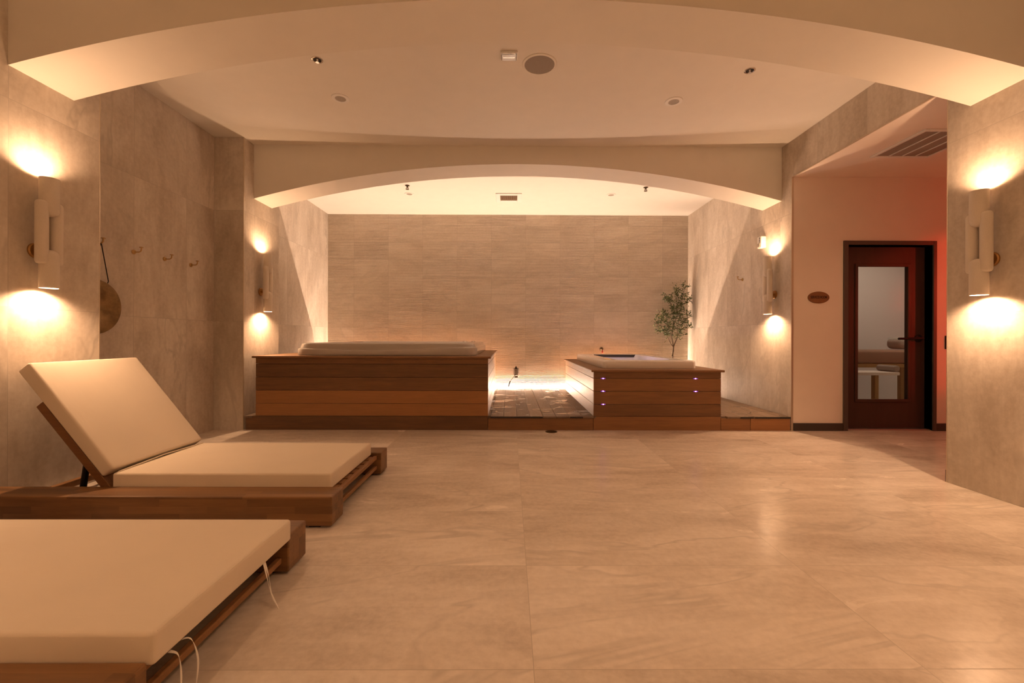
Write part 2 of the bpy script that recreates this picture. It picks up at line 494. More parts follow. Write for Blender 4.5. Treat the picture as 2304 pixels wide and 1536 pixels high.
# ------------------------------------------------------------------ door with a pane
leaf = MB()
LY0, LY1 = 4.80, 4.845
GX0, GX1, GZ0, GZ1 = 3.870, 4.440, .330, 1.815
leaf.box(DX0+.006, GX0, LY0, LY1, .016, DZ-.006).box(GX1, DX1-.006, LY0, LY1, .016, DZ-.006)
leaf.box(GX0, GX1, LY0, LY1, .016, GZ0).box(GX0, GX1, LY0, LY1, GZ1, DZ-.006)
door = struct('door_1', leaf, M['door'])
tag(door, 'dark timber door with a tall glass pane beside the oval room plaque', 'door')
fr = MB()
fr.box(3.647, DX0, 4.700, 4.86, 0, 2.079).box(DX1, 4.669, 4.700, 4.86, 0, 2.079).box(DX0, DX1, 4.700, 4.86, DZ, 2.079)
fr.box(DX0, DX0+.014, 4.85, 4.862, 0, DZ).box(DX1-.014, DX1, 4.85, 4.862, 0, DZ)
fr.build('door_frame', M['frame'], door, .004)
bd = MB()
w = .020
bd.box(GX0, GX0+w, LY0-.008, LY0+.01, GZ0, GZ1).box(GX1-w, GX1, LY0-.008, LY0+.01, GZ0, GZ1)
bd.box(GX0+w, GX1-w, LY0-.008, LY0+.01, GZ0, GZ0+w).box(GX0+w, GX1-w, LY0-.008, LY0+.01, GZ1-w, GZ1)
MB().box(GX0-.028, GX0+.006, LY0-.010, LY0, GZ0-.028, GZ1+.028).box(GX1-.006, GX1+.028, LY0-.010, LY0, GZ0-.028, GZ1+.028) \
    .box(GX0, GX1, LY0-.010, LY0, GZ0-.028, GZ0+.006).box(GX0, GX1, LY0-.010, LY0, GZ1-.006, GZ1+.028).build('glazing_bead', M['door'], door, .004)
tag(MB().box(GX0, GX1, LY0+.016, LY0+.022, GZ0, GZ1).build('glass_pane', M['clear'], door), 'clear glass pane')
hd = MB()
hd.lathe([(0, 0), (.042, 0), (.042, .010), (.034, .016), (0, .016)], 28, Matrix.Translation((4.555, LY0, 1.012)) @ Matrix.Rotation(R(90), 4, 'X'))
hd.tube([(4.555, LY0-.01, 1.012), (4.555, LY0-.05, 1.012)], .011)
hd.tube([(4.562, LY0-.05, 1.012), (4.47, LY0-.052, 1.012), (4.36, LY0-.052, 1.010), (4.293, LY0-.048, 1.009)], .0125)
h_ = hd.build('door_handle', M['black'], door)
tag(MB().lathe([(0, 0), (.006, 0), (.005, .004), (0, .005)], 12, Matrix.Translation((4.589, LY0-.0135, 1.018)) @ Matrix.Rotation(R(90), 4, 'X')).build('indicator_light', M['redled'], h_), 'tiny red indicator light')
MB().box(DX0, DX1, 4.735, 4.86, 0, .012).build('threshold', M['thresh'], door, .003)

# ------------------------------------------------------------------ deck
dk = thing('timber_deck', 'low brown timber deck across the alcove, wet boards between the two tub platforms', 'deck', (0, 0, 0))
b = MB()
xs = [-2.876]
x = -.208
while x-.1435 > -2.876: x -= .1435
while x < 3.06:
    if x > -2.85: xs.append(x)
    x += .1435
xs.append(3.072)
for i in range(len(xs)-1):
    x0, x1 = xs[i]+.0018, xs[i+1]-.0018
    c = (x0+x1)/2
    y0 = 4.7055 if (-.26 < c < .93 or c > 2.32 or c < -2.78) else 4.74
    b.box(x0, x1, y0, 7.462, ZD-.021, ZD, random.uniform(.2, .8))
b.build('deck_boards', M['deck'], dk, .0025)
f_ = MB()
for (x0, x1, t) in ((-2.868, -.238, .12), (-.234, .913, .36), (.917, 2.308, .52), (2.312, 2.633, .68), (2.637, 3.07, .82)):
    f_.box(x0, x1, YF, YF+.022, 0, ZD-.0225 if t in (.36, .68, .82) else ZD-.002, t)
f_.build('fascia', M['clad'], dk, .002)
MB().box(-2.876, 3.072, 4.745, 7.462, .02, ZD-.022).build('deck_frame', M['black_edge'], dk)
for (x0, x1) in ((-.205, .36), (.66, .80), (2.52, 2.66), (2.68, 3.07)):
    tag(MB().box(x0, x1, 4.7035, 4.7055, ZD-.0195, ZD-.002).build('board_end_stain', M['black_edge'], dk), 'blackened board ends')

# ------------------------------------------------------------------ tub platforms
def platform(name, label, x0, x1, y1, ztop, seams, tints, hole):
    t = thing(name, label, 'platform', ((x0+x1)/2, YF, ZD))
    ox, oy, oz = t.location
    def bx(mb, a0, a1, b0, b1, c0, c1, tint=.5): mb.box(a0-ox, a1-ox, b0-oy, b1-oy, c0-oz, c1-oz, tint)
    zt = ztop-.023
    fm, sl, sr, rr = MB(), MB(), MB(), MB()
    for i in range(len(seams)-1):
        z0, z1 = seams[i]+.0016, seams[i+1]-.0016
        bx(fm, x0+.003*(i % 2)*.5, x1, YF, YF+.022, z0, z1, tints[i])
        bx(sr, x1-.022, x1, YF+.0225, y1, z0, z1, random.uniform(.35, .8))
        bx(sl, x0, x0+.022, YF+.0225, y1, z0, z1, random.uniform(.35, .8))
        bx(rr, x0+.0225, x1-.0225, y1-.022, y1, z0, z1, tints[i])
    fm.build('front_boards', M['clad'], t, .002)
    sl.build('side_boards', M['clad_y'], t, .002)
    sr.build('side_boards', M['clad_y'], t, .002)
    rr.build('rear_boards', M['clad'], t, .002)
    ins = MB()
    e = .0235
    bx(ins, x0+e, x0+e+.02, YF+e, y1-e, ZD, zt); bx(ins, x1-e-.02, x1-e, YF+e, y1-e, ZD, zt)
    bx(ins, x0+e+.021, x1-e-.021, YF+e, YF+e+.02, ZD, zt); bx(ins, x0+e+.021, x1-e-.021, y1-e-.02, y1-e, ZD, zt)
    ins.build('framing', M['black_edge'], t)
    hx0, hx1, hy0, hy1 = hole
    o = .03
    for (a0, a1, b0, b1, nm, mt, tn) in ((x0-o, x1+o, YF-o+.004, hy0, 'top_board', 'clad', .42), (x0-o, x1+o, hy1, y1, 'top_board', 'clad', .42),
                                 (x0-o, hx0, hy0+.001, hy1-.001, 'top_side_board', 'clad_y', .45), (hx1, x1+o, hy0+.001, hy1-.001, 'top_side_board', 'clad_y', .45)):
        tp = MB(); bx(tp, a0, a1, b0, b1, zt, ztop, tn)
        tp.build(nm, M[mt], t, .004)
    return t
LP = platform('tub_platform', 'large dark timber platform around the wide hot tub', -2.76, -.235, 7.077, .803,
              [ZD, .287, .429, .573, .717, .780], [.86, .80, .16, .14, .26], (-2.30, -.50, 4.95, 6.78))
RP = platform('tub_platform', 'smaller timber platform with violet lights around the narrow white plunge tub', .916, 2.310, 7.077, .660,
              [ZD, .284, .427, .566, .637], [.26, .36, .44, .28], (1.18, 2.00, 4.99, 6.74))
for (x, z) in ((1.02, .566), (1.02, .427), (1.022, .284), (2.031, .566), (2.033, .427)):
    ox, oy, oz = RP.location
    g = MB().box(x-ox-.007, x-ox+.007, -.003, .0, z-oz-.0035, z-oz+.0035).build('seam_light', M['violet'], RP)
    tag(g, 'bright violet light in a board seam')
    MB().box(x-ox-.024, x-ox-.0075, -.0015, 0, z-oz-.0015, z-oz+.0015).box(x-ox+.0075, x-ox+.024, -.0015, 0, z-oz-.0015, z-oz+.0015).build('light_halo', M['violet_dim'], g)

# ------------------------------------------------------------------ tubs
def rrect(x0, x1, y0, y1, r, z, n=8, r_first=None):
    pts = []
    rf = r_first or r
    for cx_, cy_, a0, rr in ((x1-rf, y0+rf, -90, rf), (x1-r, y1-r, 0, r), (x0+r, y1-r, 90, r), (x0+r, y0+r, 180, r)):
        for i in range(n+1):
            a = R(a0+90*i/n)
            pts.append((cx_+rr*math.cos(a), cy_+rr*math.sin(a), z))
    # extra points along the straight sides so that heights may vary along them
    out = []
    for i, p in enumerate(pts):
        q = pts[(i+1) % len(pts)]
        out.append(p)
        d = math.hypot(q[0]-p[0], q[1]-p[1])
        if i % (n+1) == n:
            k = 24
            for j in range(1, k): out.append((p[0]+(q[0]-p[0])*j/k, p[1]+(q[1]-p[1])*j/k, z))
    return out
def loops(mb, rings, cap=True):
    n = len(rings[0])
    v = [p for r in rings for p in r]
    f = []
    for i in range(len(rings)-1):
        for k in range(n):
            k2 = (k+1) % n
            f.append((i*n+k, i*n+k2, (i+1)*n+k2, (i+1)*n+k))
    if cap: f.append(tuple((len(rings)-1)*n+k for k in reversed(range(n))))
    mb.add(v, f, .5, True)

def hot_tub():
    x0, x1, y0, y1 = -2.42, -.378, 4.83, 6.90
    t = thing('hot_tub', 'wide glossy pale hot tub shell set into the large timber platform', 'hot tub', ((x0+x1)/2, y0, .803))
    ox, oy, oz = t.location
    def ring(ins, z, r=.16, wave=0.0):
        q = rrect(x0+ins, x1-ins, y0+ins, y1-ins, max(r-ins*.5, .04), z)
        o = []
        for px, py, pz in q:
            u = (px-x0)/(x1-x0) if abs(px-x0) > .02 else 0
            dz = wave*(-.030*math.sin(math.pi*min(1, max(0, u*1.1)))**1.5 + .014*u)
            o.append((px-ox, py-oy, pz+dz-oz))
        return o
    mb = MB()
    rings = [ring(.012, .803), ring(.002, .808), ring(0, .822), ring(0, .868, wave=1), ring(.004, .878, wave=1), ring(.016, .884, wave=1),
             ring(.022, .888, wave=1), ring(.026, .90, wave=.6), ring(.030, .925), ring(.038, .938), ring(.054, .944), ring(.135, .945), ring(.150, .940),
             ring(.165, .92), ring(.20, .70), ring(.25, .40), ring(.40, .30)]
    loops(mb, rings)
    mb.build('tub_shell', M['acrylic_grey'], t)
    MB().add([(p[0], p[1], .81-oz) for p in ring(.188, .81)], [tuple(range(len(ring(.188, .81))))]).build('water', M['water'], t)
    for k in range(2):
        MB().lathe([(0, 0), (.03, 0), (.03, .012), (.022, .018), (0, .018)], 20, Matrix.Translation((-.62-ox+.1*k, 6.0-oy+.14*k, .944-oz))).build('control_knob', M['chrome'], t)
    return t
hot_tub()

def plunge_tub():
    x0, x1, y0, y1 = 1.062, 2.128, 4.90, 6.88
    t = thing('plunge_tub', 'narrow white plunge tub with violet lit water in the smaller platform', 'plunge tub', ((x0+x1)/2, y0, .66))
    ox, oy, oz = t.location
    def ring(ins, z, r=.06): return [(a-ox, b_-oy, c-oz) for a, b_, c in rrect(x0+ins, x1-ins, y0+ins, y1-ins, max(r-ins*.3, .03), z)]
    def inn(e, z, r=.08): return [(a-ox, b_-oy, c-oz) for a, b_, c in rrect(x0+.20+e, x1-.16-e, y0+.13+e, y1-.20-e, r, z, r_first=.34)]
    mb = MB()
    loops(mb, [ring(.004, .66), ring(0, .666), ring(0, .732), ring(.006, .745), ring(.020, .7525), inn(-.015, .754), inn(0, .750), inn(.006, .735), inn(.03, .52), inn(.06, .30), inn(.14, .26)])
    mb.build('tub_shell', M['acrylic'], t)
    # painted shade: dark strip along the far inner wall, just under the rim
    tag(MB().box(x0+.225-ox, x1-.185-ox, y1-.219-oy, y1-.205-oy, .711-oz, .7515-oz).build('shade_band', M['tub_shade'], t, .003), 'painted shade under the far rim')
    wr_ = inn(.022, .600)
    MB().add(wr_, [tuple(range(len(wr_)))]).build('water', M['water'], t)
    MB().box(x0+.085-ox, x0+.145-ox, y0+.26-oy, y0+.36-oy, .7535-oz, .7555-oz).build('warning_sticker', M['yellow'], t)
    for (px, py) in ((1.50, 5.30), (1.56, 6.0)):
        l = bpy.data.lights.new('tub_light', 'POINT'); l.energy = .9; l.color = (.84, .70, 1.0); l.shadow_soft_size = .03
        o = link(bpy.data.objects.new('tub_light', l), t); o.location = (px-ox, py-oy, .63-oz)
    return t
plunge_tub()

# ------------------------------------------------------------------ LED strip along the back wall
st = MB()
sx0, sx1, sy, sz = XA+.02, XR-.02, 7.4615, ZD+.005
pr = [(sy-.005, sz-.004), (sy+.005, sz-.004), (sy+.005, sz+.002), (sy-.005, sz+.002)]
st.prism([(p[0], p[1]) for p in pr], 'X', sx0, sx1)
led = st.build('led_strip', M['strip'])
area = (sx1-sx0)*(.010+.006*2)
M['strip'].node_tree.nodes['Principled BSDF'].inputs['Emission Strength'].default_value = STRIP_W/(math.pi*area)
tag(led, 'bright LED light strip on the deck along the foot of the ribbed wall', 'light strip')

# ------------------------------------------------------------------ wall sconces
def make_sconce():
    root = thing('wall_sconce', 'x', 'wall lamp', group='plaster wall sconces')
    ax = .085
    def T(x, y, z): return Matrix.Translation((x, y, z))
    ro, ri_ = .046, .0415
    up = MB().lathe([(0, .100), (.020, .103), (.035, .112), (.043, .124), (ro, .140), (ro, .331), (ro-.001, .333), (ri_, .333), (ri_, .300), (0, .300)], 40, T(ax, 0, 0))
    up.build('upper_tube', M['plaster'], root)
    dn = MB().lathe([(0, -.300), (ri_, -.300), (ri_, -.333), (ro-.001, -.333), (ro, -.331), (ro, -.140), (.043, -.124), (.035, -.112), (.020, -.103), (0, -.100)], 40, T(ax, 0, 0))
    dn.build('lower_tube', M['plaster'], root)
    for s_ in (-1, 1):
        cp = MB().lathe([(0, -.190), (.016, -.190), (.023, -.187), (.028, -.181), (.0305, -.171), (.0305, .171), (.028, .181), (.023, .187), (.016, .190), (0, .190)], 28, T(ax, .0425*s_, 0))
        cp.build('side_capsule', M['plaster'], root)
    bp = MB().lathe([(0, 0), (.046, 0), (.046, .008), (.040, .013), (0, .013)], 32, T(.0005, 0, -.105) @ Matrix.Rotation(R(90), 4, 'Y'))
    bp.tube([(.01, 0, -.105), (ax-.04, 0, -.105)], .012)
    tag(bp.build('wall_plate', M['brass'], root), 'round brass wall plate')
    for s_, w_ in ((1, LAMP_UP), (-1, LAMP_DOWN)):
        m = T(ax, 0, s_*.3015)
        if s_ < 0: m = m @ Matrix.Rotation(R(180), 4, 'X')
        MB().lathe([(.034, 0), (.034, .004), (.020, .006), (0, .006)], 24, m).build('lamp_lens', M['lens'], root)
        l = bpy.data.lights.new('sconce_lamp', 'SPOT')
        l.energy = w_; l.color = LAMP_COL; l.spot_size = R(160); l.spot_blend = .9; l.shadow_soft_size = .012
        o = link(bpy.data.objects.new('lamp', l), root)
        o.location = (ax, 0, s_*.320)
        o.rotation_euler = (R(180) if s_ > 0 else 0, 0, 0)
    return root
SC = [(XL, 2.647, 0, 'plaster wall sconce above the raised lounger back, beside the gong recess'),
      (XL, 5.026, 0, 'plaster wall sconce beside the large hot tub platform'),
      (XR, 2.745, 180, 'plaster wall sconce on the pier next to the red lit hall'),
      (XR, 5.012, 180, 'plaster wall sconce under the small white alarm box'),
      (XL, .268, 0, 'dimmed plaster wall sconce beside the viewer, on the lounger side'),
      (XR, .33, 180, 'dimmed plaster wall sconce beside the viewer, facing the loungers'),
      (XL, -2.13, 0, 'added unseen fill sconce in the bay behind the viewer, on the lounger side'),
      (XR, -2.10, 180, 'added unseen fill sconce in the bay behind the viewer, on the hall side')]
proto = None
for i, (x, y, rz, lab) in enumerate(SC):
    o = make_sconce() if proto is None else copy_tree(proto)
    proto = proto or o
    o.location = (x, y, 1.634 if x < 0 else 1.622)
    o.rotation_euler = (0, 0, R(rz))
    o['label'] = lab
    if y < 1:                        # the pairs beside and behind the viewer are set apart
        for ch in o.children:
            if ch.type == 'LIGHT':
                ch.data = ch.data.copy()
                up_, down_ = (DIM_UP, DIM_DOWN) if y > 0 else (BACK_FILL_UP, BACK_FILL_DOWN)
                ch.data.energy = up_ if ch.location.z > 0 else down_

# ------------------------------------------------------------------ loungers
def rbox(mb, hx, hy, hz, r, bulge, m, nx=26, ny=16, corner_r=None):
    """rounded, slightly filled-out cushion block, centre at the origin of m"""
    def axis(h, n):
        inner = [-(h-r)+2*(h-r)*i/n for i in range(n+1)]
        e = [h-r+r*math.tan(R(a))*.999 for a in (15, 30, 45)]
        return [-q for q in reversed(e)] + inner + e
    gx, gy, gz = axis(hx, nx), axis(hy, ny), axis(hz, 2)
    idx, v, f = {}, [], []
    def pt(a, b_, c):
        k = (round(a, 6), round(b_, 6), round(c, 6))
        if k in idx: return idx[k]
        p = Vector((a, b_, c))
        q = Vector((max(-(hx-r), min(hx-r, a)), max(-(hy-r), min(hy-r, b_)), max(-(hz-r), min(hz-r, c))))
        d = p-q
        if d.length > 1e-9: p = q + d.normalized()*r
        u, w_, s_ = p.x/hx, p.y/hy, p.z/hz
        sof = max(0, 1-abs(u)**6)*max(0, 1-abs(w_)**4)
        p.z += bulge*sof*(1 if s_ > 0 else .15*s_)
        idx[k] = len(v); v.append(m @ p)
        return idx[k]
    def grid(A, B, fn):
        for i in range(len(A)-1):
            for j in range(len(B)-1):
                f.append([fn(A[i], B[j]), fn(A[i+1], B[j]), fn(A[i+1], B[j+1]), fn(A[i], B[j+1])])
    for s_ in (-1, 1):
        grid(gx, gy, lambda a, b_: pt(a, b_, s_*hz))
        grid(gx, gz, lambda a, b_: pt(a, s_*hy, b_))
        grid(gy, gz, lambda a, b_: pt(s_*hx, a, b_))
    mb.add(v, f, .5, True)

def lounger(label, y0, push, ties):
    """y0: near face of the near rail; push: how far the seat cushion lies towards the foot"""
    W = 1.029
    t = thing('sun_lounger', label, 'sun lounger', (-.935, y0, 0), group='timber loungers on the stone floor')
    ox, oy = -.935, y0
    xb = -2.865
    RW, z0, z1 = .158, .012, .168
    for s_ in (0, 1):
        ya = s_*(W-RW)
        r_ = MB().box(xb-ox, 0, ya, ya+RW, z0, z1).build('side_rail', M['teak'], t, .007, 3)
        for q in (-.10, -1.80): MB().box(q-.03, q+.03, ya+.02, ya+RW-.02, 0, z0).build('foot_pad', M['black_edge'], r_)
    sl = MB()
    n = 7
    a0, a1 = RW+.012, W-RW-.012
    sw = (a1-a0)/n
    for i in range(n): sl.box(-1.36, -.055, a0+i*sw+.012, a0+(i+1)*sw-.012, .128, .146, random.uniform(.35, .75))
    sl.build('slats', M['teak_slat'], t, .003)
    MB().box(-.054, -.030, RW+.001, W-RW-.001, .119, .146, .6).build('foot_bar', M['teak_slat'], t, .004)
    MB().box(-.050, -.028, RW+.001, W-RW-.001, .050, .074, .6).build('lower_foot_bar', M['teak_slat'], t, .004)
    for q, z_ in ((-1.40, .085), (-1.88, .05)): MB().box(q, q+.038, RW+.001, W-RW-.001, z_, z_+.041, .5).build('cross_bar', M['teak_slat'], t, .004)
    # backrest, 51 degrees, hinged low
    ang = R(51.2)
    d = Vector((-math.cos(ang), 0, math.sin(ang))); nrm = Vector((-math.sin(ang), 0, -math.cos(ang)))
    def bm_(o): return Matrix(((d.x, 0, nrm.x, o[0]), (0, 1, 0, o[1]), (d.z, 0, nrm.z, o[2]), (0, 0, 0, 1)))
    hinge = Vector((-2.225-ox, 0, .268))           # lower front edge of the back cushion
    base = hinge + nrm*.085 + d*(-.10)
    m = bm_(base)
    bf = MB()
    bf.box(0, .645, RW+.008, RW+.046, 0, .045, .3, m).box(0, .645, W-RW-.046, W-RW-.008, 0, .045, .3, m)
    for k in range(7): bf.box(.06+k*.085, .11+k*.085, RW+.047, W-RW-.047, .004, .022, random.uniform(.3, .6), m)
    bf.box(.60, .645, RW+.047, W-RW-.047, .0, .04, .4, m)
    bf.build('back_frame', M['teak_slat'], t, .003)
    top = base + d*.29 + nrm*.03
    for yy in (RW+.075, W-RW-.075):
        MB().tube([(top.x, yy, top.z), (top.x-.035, yy, .125)], .016, 8).build('prop', M['black'], t)
    # cushions
    hx, hy, hz = (1.005-.0+2.21)/2, (W-2*RW)/2+.010, .045
    x_foot = -1.005-ox+push; x_head = -2.235-ox
    hx = (x_foot-x_head)/2
    m = Matrix.Translation(((x_foot+x_head)/2, W/2, .196))
    cu = MB(); rbox(cu, hx, hy-.012, hz, .013, .004, m)
    seat = cu.build('seat_cushion', M['canvas'], t)
    pp = MB(); pq_ = MB()
    pp.tube([(x_head+.02, W/2-hy+.03, .243), (x_head+.014, W/2, .252), (x_head+.02, W/2+hy-.03, .243)], .004, 6)
    pq_.tube([(x_foot-.004, W/2-hy+.028, .236), (x_foot-.004, W/2+hy-.028, .236)], .0022, 6)
    pp.build('piping', M['canvas'], seat); pq_.build('piping', M['canvas'], seat)
    L = .765
    m = bm_(hinge + d*(L/2) + nrm*.042 + Vector((0, W/2, 0)))
    cb = MB(); rbox(cb, L/2, hy-.012, .041, .014, -.006, m)
    cb.build('back_cushion', M['canvas'], t)
    for (ya, pts) in ties:
        # flat tape hanging from the lower foot edge: two loose ends
        tb = MB()
        for pl in pts:
            v, f = [], []
            P = [Vector((p[0]-ox, p[1]-oy, p[2])) for p in pl]
            fine = []
            for i in range(len(P)-1):
                p0, p1, p2, p3 = P[max(i-1, 0)], P[i], P[i+1], P[min(i+2, len(P)-1)]
                for k in range(6):
                    u = k/6
                    fine.append(.5*((2*p1)+(p2-p0)*u+(2*p0-5*p1+4*p2-p3)*u*u+(3*p1-p0-3*p2+p3)*u**3))
            fine.append(P[-1])
            for i, p in enumerate(fine):
                tw = .0045*math.cos(i*.25)+.001
                v += [(p.x, p.y-tw, p.z), (p.x, p.y+tw, p.z), (p.x-.0012, p.y+tw, p.z), (p.x-.0012, p.y-tw, p.z)]
            for i in range(len(fine)-1):
                for k in range(4):
                    k2 = (k+1) % 4
                    f.append((4*i+k, 4*i+k2, 4*i+4+k2, 4*i+4+k))
            tb.add(v, f, .5, True)
        tb.build('tie', M['tie'], seat)
    return t
lounger('timber lounger with cream cushions and raised back, below the hanging gong and wall sconce', 2.285, 0.0, [])
zt_ = .150
lounger('timber lounger with cream cushion and dangling ties, nearest the viewer', .968, .083, [
    (1, [[(-.932, 1.655, zt_), (-.915, 1.652, .10), (-.895, 1.640, .03), (-.865, 1.625, .004)], [(-.932, 1.650, zt_), (-.912, 1.640, .09), (-.888, 1.628, .04), (-.850, 1.605, .004)]]),
    (1, [[(-.932, 1.235, zt_), (-.900, 1.232, .152), (-.876, 1.225, .10), (-.872, 1.21, .03), (-.872, 1.195, .004)]]),
    (1, [[(-.932, 1.193, zt_-.004), (-.905, 1.190, .138), (-.893, 1.185, .085), (-.890, 1.175, .02), (-.882, 1.160, .004)]])])

# ------------------------------------------------------------------ hooks and the gong
def make_hook():
    root = thing('coat_hook', 'x', 'hook')
    mb = MB()
    mb.lathe([(0, 0), (.020, 0), (.020, .005), (.016, .010), (0, .010)], 24, Matrix.Rotation(R(90), 4, 'Y'))
    mb.build('hook_plate', M['hook'], root)
    arm = MB().tube([(.006, 0, 0), (.045, 0, -.001), (.058, 0, .003), (.066, 0, .014), (.067, 0, .036)], .0052, 10)
    arm.build('hook_arm', M['hook'], root)
    MB().lathe([(0, 0), (.014, 0), (.016, .004), (.010, .008), (0, .009)], 20, Matrix.Translation((.067, 0, .035))).build('hook_cap', M['hook'], root)
    return root
hk = None
for (x, y, z, rz, lab) in ((XREC, 3.357, 1.729, 0, 'brass wall hook holding up the gong'),
                           (XREC, 3.703, 1.729, 0, 'bare brass wall hook in the recess, next to the gong'),
                           (XREC, 4.033, 1.729, 0, 'brass hook in the recess between two other bare hooks'),
                           (XREC, 4.364, 1.729, 0, 'bare brass hook in the recess, farthest from the gong'),
                           (XR, 5.708, 1.784, 180, 'small brass hook alone on the alcove wall near the alarm box')):
    o = make_hook() if hk is None else copy_tree(hk)
    hk = hk or o
    o.location = (x, y, z); o.rotation_euler = (0, 0, R(rz)); o['label'] = lab
    if x < 0: o['group'] = 'brass hooks in the wall recess'
gg = thing('gong', 'round hammered bronze gong hanging by a black cord in the wall recess', 'gong', (XREC, 3.350, 1.240))
gm = MB().lathe([(0, .004), (.040, .006), (.085, .010), (.092, .014), (.19, .022), (.204, .019), (.212, .004), (.212, 0), (.204, .004), (.19, .010), (0, -.001)], 64, Matrix.Translation((.012, 0, 0)) @ Matrix.Rotation(R(90), 4, 'Y'))
gm.build('gong_disc', M['gong'], gg)
cd = MB()
cd.tube([(.034, .080, .188), (.040, .080, .204), (.050, .010, .484)], .0035, 8)
cd.tube([(.034, -.072, .190), (.040, -.072, .206), (.050, .004, .484)], .0035, 8)
cd.tube([(.050, .004, .484), (.052, .007, .4955), (.050, .010, .484)], .0035, 8)
cd.build('hanging_cord', M['cord'], gg)

# ------------------------------------------------------------------ olive tree behind the plunge tub
tr = thing('olive_tree', 'small olive tree in a dark planter behind the plunge tub', 'tree', (2.745, 7.275, ZD))
ox, oy, oz = 2.745, 7.275, ZD
MB().lathe([(0, 0), (.115, 0), (.125, .01), (.150, .30), (.150, .31), (.140, .31), (.136, .28), (0, .275)], 32).build('planter', M['pot'], tr)
MB().lathe([(.137, .272), (.09, .284), (0, .288)], 24).build('soil', M['soil'], tr)
tk = MB()
fork = (.012, 0, .70)
tk.tube([(.0, 0, .27), (.004, .004, .42), (-.004, 0, .55), (.006, -.004, .64), fork], .0165, 10, r1=.013)
limbs = [
    [fork, (-.035, -.01, .76), (-.085, -.02, .85), (-.12, -.03, .93), (-.20, -.05, 1.02)],
    [fork, (.0, 0, .80), (-.008, .01, .92), (.015, .0, 1.06), (.01, -.02, 1.20), (-.03, -.02, 1.40), (-.04, -.01, 1.60)],
    [fork, (.045, .01, .78), (.075, .0, .86), (.10, -.01, .95), (.16, -.04, 1.02), (.28, -.08, 1.07)],
    [(.0, 0, .80), (-.03, .02, .92), (-.07, .03, 1.05), (-.10, .02, 1.2), (-.16, 0, 1.34)],
    [(.075, .0, .86), (.09, .03, 1.0), (.12, .02, 1.2), (.13, -.02, 1.42), (.17, -.04, 1.62), (.20, -.04, 1.76)],
    [(.015, .0, 1.06), (.07, -.03, 1.25), (.05, -.05, 1.45), (.06, -.04, 1.72)],
    [(-.07, .03, 1.05), (-.18, -.02, 1.16), (-.29, -.06, 1.24)],
    [(.09, .03, 1.0), (.18, -.03, 1.13), (.26, -.07, 1.27)],
    [(-.12, -.03, .93), (-.22, -.06, .98), (-.31, -.1, 1.12)],
    [(.13, -.02, 1.42), (.21, -.05, 1.45), (.27, -.07, 1.55)],
    [(-.03, -.02, 1.40), (-.10, -.04, 1.52), (-.17, -.05, 1.58)],
]
for i, L_ in enumerate(limbs): tk.tube(L_, .0095 if i < 3 else .0055, 7, r1=.002)
tk.build('trunk', M['bark'], tr)
lv = MB()
def leaf_at(p, d, ln):
    d = d.normalized(); a = d.cross(Vector((random.uniform(-1, 1), random.uniform(-1, 1), random.uniform(-.3, 1)))).normalized(); nn = d.cross(a)
    w_ = ln*.17
    v = [p, p+d*ln*.45+a*w_+nn*.003, p+d*ln, p+d*ln*.45-a*w_+nn*.003, p+d*ln*.5-nn*.004]
    for q in v:
        if q.x+ox > 3.06 or q.y+oy > 7.44: return
    lv.add(v, [(0, 1, 4), (1, 2, 4), (2, 3, 4), (3, 0, 4)])
for L_ in limbs:
    P = [Vector(p) for p in L_]
    tot = sum((P[i+1]-P[i]).length for i in range(len(P)-1))
    for _ in range(int(tot*50)+14):
        u = random.uniform(.30, 1.0)*tot
        for i in range(len(P)-1):
            sgl = (P[i+1]-P[i]).length
            if u <= sgl or i == len(P)-2:
                p = P[i].lerp(P[i+1], min(1, u/sgl)); break
            u -= sgl
        if p.z < .86: continue
        # a short twig with leaves along it
        dr = Vector((random.gauss(0, 1), random.gauss(0, .8), random.gauss(.25, .7))).normalized()
        ln = random.uniform(.03, .11)
        for k in range(3):
            q = p+dr*ln*(k/2.0)
            leaf_at(q, dr*.6+Vector((random.gauss(0, .7), random.gauss(0, .7), random.gauss(0, .5))), random.uniform(.04, .066))
lv.build('foliage', M['leaf'], tr)

# ------------------------------------------------------------------ small things on the back wall
oc = thing('outlet_cover', 'clear plastic box with a black cord low on the ribbed wall between the platforms', 'outlet', (.108, YB, .335))
MB().box(-.042, .042, -.012, 0, .02, .15).build('back_plate', M['grey'], oc, .004)
cv = MB()
cv.box(-.056, .056, -.075, -.0125, .018, .022).box(-.056, .056, -.075, -.0125, .136, .140).box(-.056, -.052, -.075, -.0125, .0225, .1355)
cv.box(.052, .056, -.075, -.0125, .0225, .1355).box(-.0515, .0515, -.075, -.071, .0225, .1355)
cv.build('clear_cover', M['bubble'], oc)
MB().box(-.02, .016, -.068, -.0125, .05, .115).build('plug', M['grey'], oc, .004)
MB().prism([(-.020, .141), (.020, .141), (.004, .186), (-.002, .186)], 'Y', -.05, -.015).build('cap', M['black'], oc)
MB().prism([(-.035, -.012), (.030, -.012), (.030, .017), (-.012, .017)], 'Y', -.07, -.012).build('base_clip', M['bronze_dark'], oc)
wc = MB()
wc.tube([(-.01, -.06, .04), (-.030, -.09, .012), (-.075, -.11, -.036), (-.10, -.12, -.072)], .005, 8)
wc.tube([(-.098, -.12, -.066), (-.118, -.14, -.12), (-.128, -.16, -.168)], .012, 8, r1=.010)
wc.build('cord', M['cord'], oc)

